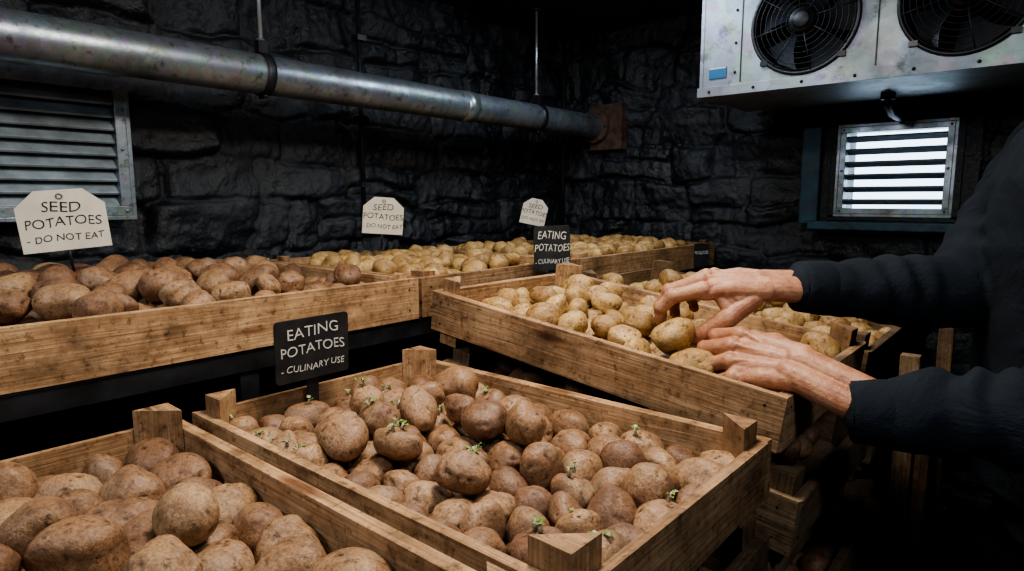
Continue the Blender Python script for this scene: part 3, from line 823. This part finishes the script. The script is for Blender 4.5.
# jumper
mb=MB()
Ryaw=Matrix.Rotation(R(19),3,'Z')
def ring_loft(mb,rings,seg=36,mat=0):
    vs=[];fs=[]
    for (c,rx,ry) in rings:
        for k in range(seg):
            a=2*math.pi*k/seg; ca,sa=math.cos(a),math.sin(a)
            ex=.85; p=Vector((rx*abs(ca)**ex*(1 if ca>0 else -1),ry*abs(sa)**ex*(1 if sa>0 else -1),0))
            vs.append(Vector(c)+Ryaw@p)
    n=len(rings)
    for i in range(n-1):
        for k in range(seg):
            a=i*seg+k;b_=i*seg+(k+1)%seg; fs.append((a,b_,b_+seg,a+seg))
    fs.append(tuple(reversed(range(seg))));fs.append(tuple(range((n-1)*seg,n*seg)))
    mb.add(vs,fs,mat,None,.5,True)
ring_loft(mb,[((.05,1.42,-.50),.130,.175),((.045,1.42,-.42),.135,.18),((.035,1.42,-.25),.13,.17),((.03,1.42,-.08),.135,.185),((.035,1.42,.03),.13,.20),((.04,1.42,.10),.105,.185),((.04,1.42,.155),.07,.11),((.03,1.415,.20),.058,.062),((.02,1.41,.235),.056,.058)])
shR=(-.015,1.60,.095); elR=(-.135,1.385,-.165); cuR=(-.318,1.195,-.152)
shL=(.13,1.235,.085); elL=(.035,1.085,-.285); cuL=(-.175,1.008,-.300)
def arm(sh,el,cu):
    a,b,c=Vector(sh),Vector(el),Vector(cu)
    mb.chain([Vector((.045,1.42,.06)).lerp(a,.55),a,a.lerp(b,.33),a.lerp(b,.7),b,b.lerp(c,.3),b.lerp(c,.65),b.lerp(c,.9),c],[.09,.075,.072,.066,.066,.064,.056,.049,.046])
arm(shR,elR,cuR); arm(shL,elL,cuL)
def jpost(me):
    from mathutils import noise as mn
    me.update()
    nr=[v.normal.copy() for v in me.vertices]
    arms=[(Vector(elR),Vector(cuR)),(Vector(elL),Vector(cuL)),(Vector(shR),Vector(elR)),(Vector(shL),Vector(elL))]
    for v,q in zip(me.vertices,nr):
        p=v.co; best=9;fold=0
        for a,b in arms:
            d=b-a; t=max(0,min(1,(p-a).dot(d)/d.dot(d))); dist=(p-(a+d*t)).length
            if dist<best: best=dist; fold=math.sin(t*d.length*105+mn.noise(p*9)*6)
        w=1 if best<.085 else .15
        v.co=p+q*(.0075*w*fold*max(0,mn.noise(p*7+Vector((3,1,2)))+.4)+.007*mn.noise(p*13)+.001)
remeshed('jumper',mb,[M_jumper],.006,5,man,jpost)
for nm,cu,el in (('right_cuff',cuR,elR),('left_cuff',cuL,elL)):
    c=Vector(cu);d=(c-Vector(el)).normalized(); m2=MB()
    prof=[(-.020,.0450),(-.010,.0475),(.004,.0470),(.026,.0450),(.034,.0440),(.036,.0410),(.033,.0385),(.012,.0380)]
    m2.tube([c+d*a for a,_ in prof],[r for _,r in prof],0,40,cap=False)
    m2.build(nm,[M_jumper],0,man)
m2=MB(); m2.torus((.012,1.407,.243),.055,.010,(-.15,0,1),0,40,10)
m2.build('collar',[M_jumper],0,man)
mb=MB()
ring_loft(mb,[((.07,1.42,-.38),.11,.165),((.07,1.42,-.50),.12,.17),((.07,1.42,-.58),.11,.165)])
for sg in (-1,1):
    o=Ryaw@Vector((0,sg*.095,0)); hip=Vector((.07,1.42,-.52))+o; kn=Vector((.06,1.42,-.80))+o*1.15; an=Vector((.10,1.42,-1.13))+o*1.3
    mb.chain([hip,hip.lerp(kn,.5),kn,kn.lerp(an,.35),kn.lerp(an,.8),an],[.090,.078,.062,.060,.052,.052])
remeshed('trousers',mb,[M_trouser],.009,4,man)
mb=MB()
for sg in (-1,1):
    o=Ryaw@Vector((0,sg*.095,0))*1.3; an=Vector((.10,1.42,-1.13))+o; fd=Ryaw@Vector((-1,sg*.12,0)).normalized()
    mb.chain([an,an-Vector((0,0,.04))],[.047,.045]); g=Vector((an.x,an.y,-1.178))
    mb.chain([g-fd*.03,g+fd*.05,g+fd*.12,g+fd*.16],[.040,.042,.040,.034])
remeshed('boots',mb,[M_boot],.006,3,man)
hf=Vector((-.83,-.42,-.34)).normalized(); hs=Vector((0,0,1)).cross(hf).normalized(); hu=hf.cross(hs).normalized()
if hu.z<0: hu=-hu
HC=Vector((-.022,1.395,.425)); HM=Matrix((hf,hs,hu)).transposed()
H=lambda a,b,c: HC+hf*a+hs*b+hu*c
mb=MB()
mb.ell(H(-.008,0,.03),(.095,.074,.088),HM); mb.ell(H(.018,0,-.03),(.072,.060,.075),HM); mb.ell(H(.040,0,-.075),(.045,.042,.034),HM)
mb.ell(H(.066,0,-.095),(.020,.022,.017),HM)
mb.chain([H(.084,0,.018),H(.100,0,-.008),H(.112,0,-.028)],[.010,.011,.012]); 
for s_ in (-1,1):
    mb.ell(H(.100,s_*.012,-.031),(.010,.008,.008),HM); mb.ell(H(.080,s_*.030,.030),(.014,.022,.007),HM)
    mb.ell(H(.064,s_*.040,-.020),(.022,.018,.020),HM)
    mb.ell(H(-.012,s_*.076,-.006),(.017,.007,.030),HM); mb.ell(H(-.002,s_*.074,-.020),(.010,.006,.012),HM)
    mb.ell(H(.020,s_*.050,-.060),(.04,.012,.022),HM)
mb.ell(H(.088,0,-.056),(.011,.024,.0055),HM); mb.ell(H(.086,0,-.067),(.011,.021,.006),HM)
mb.chain([H(-.02,0,-.04),Vector((.0,1.40,.28)),Vector((.03,1.415,.18))],[.055,.054,.058])
remeshed('head',mb,[M_skin],.003,3,man)
m2=MB()
for s_ in (-1,1):
    m2.ell(H(.077,s_*.031,.008),.0125,None,0); m2.ell(H(.0885,s_*.0315,.006),(.0028,.0055,.0055),HM,1)
m2.build('eyes',[M_eye,M_iris],0,man)
mb=MB()
mb.ell(H(-.016,0,.045),(.098,.080,.088),HM); mb.ell(H(-.045,0,-.005),(.066,.072,.07),HM)
for k in range(60):
    a=random.uniform(0,6.28); th=random.uniform(0,1.2); d=Vector((math.sin(th)*math.cos(a)*.098,math.sin(th)*math.sin(a)*.08,math.cos(th)*.09))
    p=H(-.016+d.x,d.y,.045+d.z); mb.chain([p,p+hf*.02*random.uniform(-1,1)+hs*.012*random.uniform(-1,1)+hu*.004],[.007,.004],0,8)
for s_ in (-1,1): mb.ell(H(.086,s_*.031,.030),(.006,.018,.004),HM)
hr=remeshed('hair',mb,[M_hair],.004,1,man)

# ------------------------------------------------------------------ lights
def area(name,loc,target,sx,sy,power,col):
    l=bpy.data.lights.new(name,'AREA'); l.shape='RECTANGLE'; l.size=sx; l.size_y=sy; l.energy=power; l.color=col
    o=bpy.data.objects.new(name,l); o.location=loc; d=Vector(target)-Vector(loc); o.rotation_euler=d.to_track_quat('-Z','Y').to_euler(); scene.collection.objects.link(o); return o
area('ceiling_lamp',(-.60,.80,.82),(-.75,.75,-.35),.35,.22,24,(1,.90,.78))
area('cool_fill_far',(-1.1,2.0,.82),(-1.2,1.9,-.3),.5,.4,10,(.80,.90,1))  # added dim cool fill over the far trays, no fixture there
area('cool_fill_near',(-1.2,-.7,.80),(-1.5,.5,-.2),.5,.3,16,(.84,.92,1))  # added cool fill from ceiling height towards the left wall and trays
area('aisle_fill',(.55,.15,.82),(-.35,1.3,-.5),.3,.3,14,(.84,.92,1))  # fill light added to lift the dark stacked crates at lower right
w=bpy.data.worlds.new('World'); scene.world=w; w.use_nodes=True
w.node_tree.nodes['Background'].inputs[0].default_value=(.60,.80,1,1); w.node_tree.nodes['Background'].inputs[1].default_value=4.5

# ------------------------------------------------------------------ camera
cam=bpy.data.cameras.new('Camera'); cam.lens=22.5; cam.sensor_width=36; cam.clip_start=.02
co=bpy.data.objects.new('Camera',cam); co.location=(0,0,0); co.rotation_euler=(R(90-7.6),0,R(40.5)); scene.collection.objects.link(co); scene.camera=co
if ZOOM:
    cam.lens=80; d=Vector((-.36,1.08,-.235)); co.rotation_euler=d.to_track_quat('-Z','Y').to_euler()
bpy.context.view_layer.update()
for o in scene.objects:
    if o.parent is None: o.location.z+=CZ
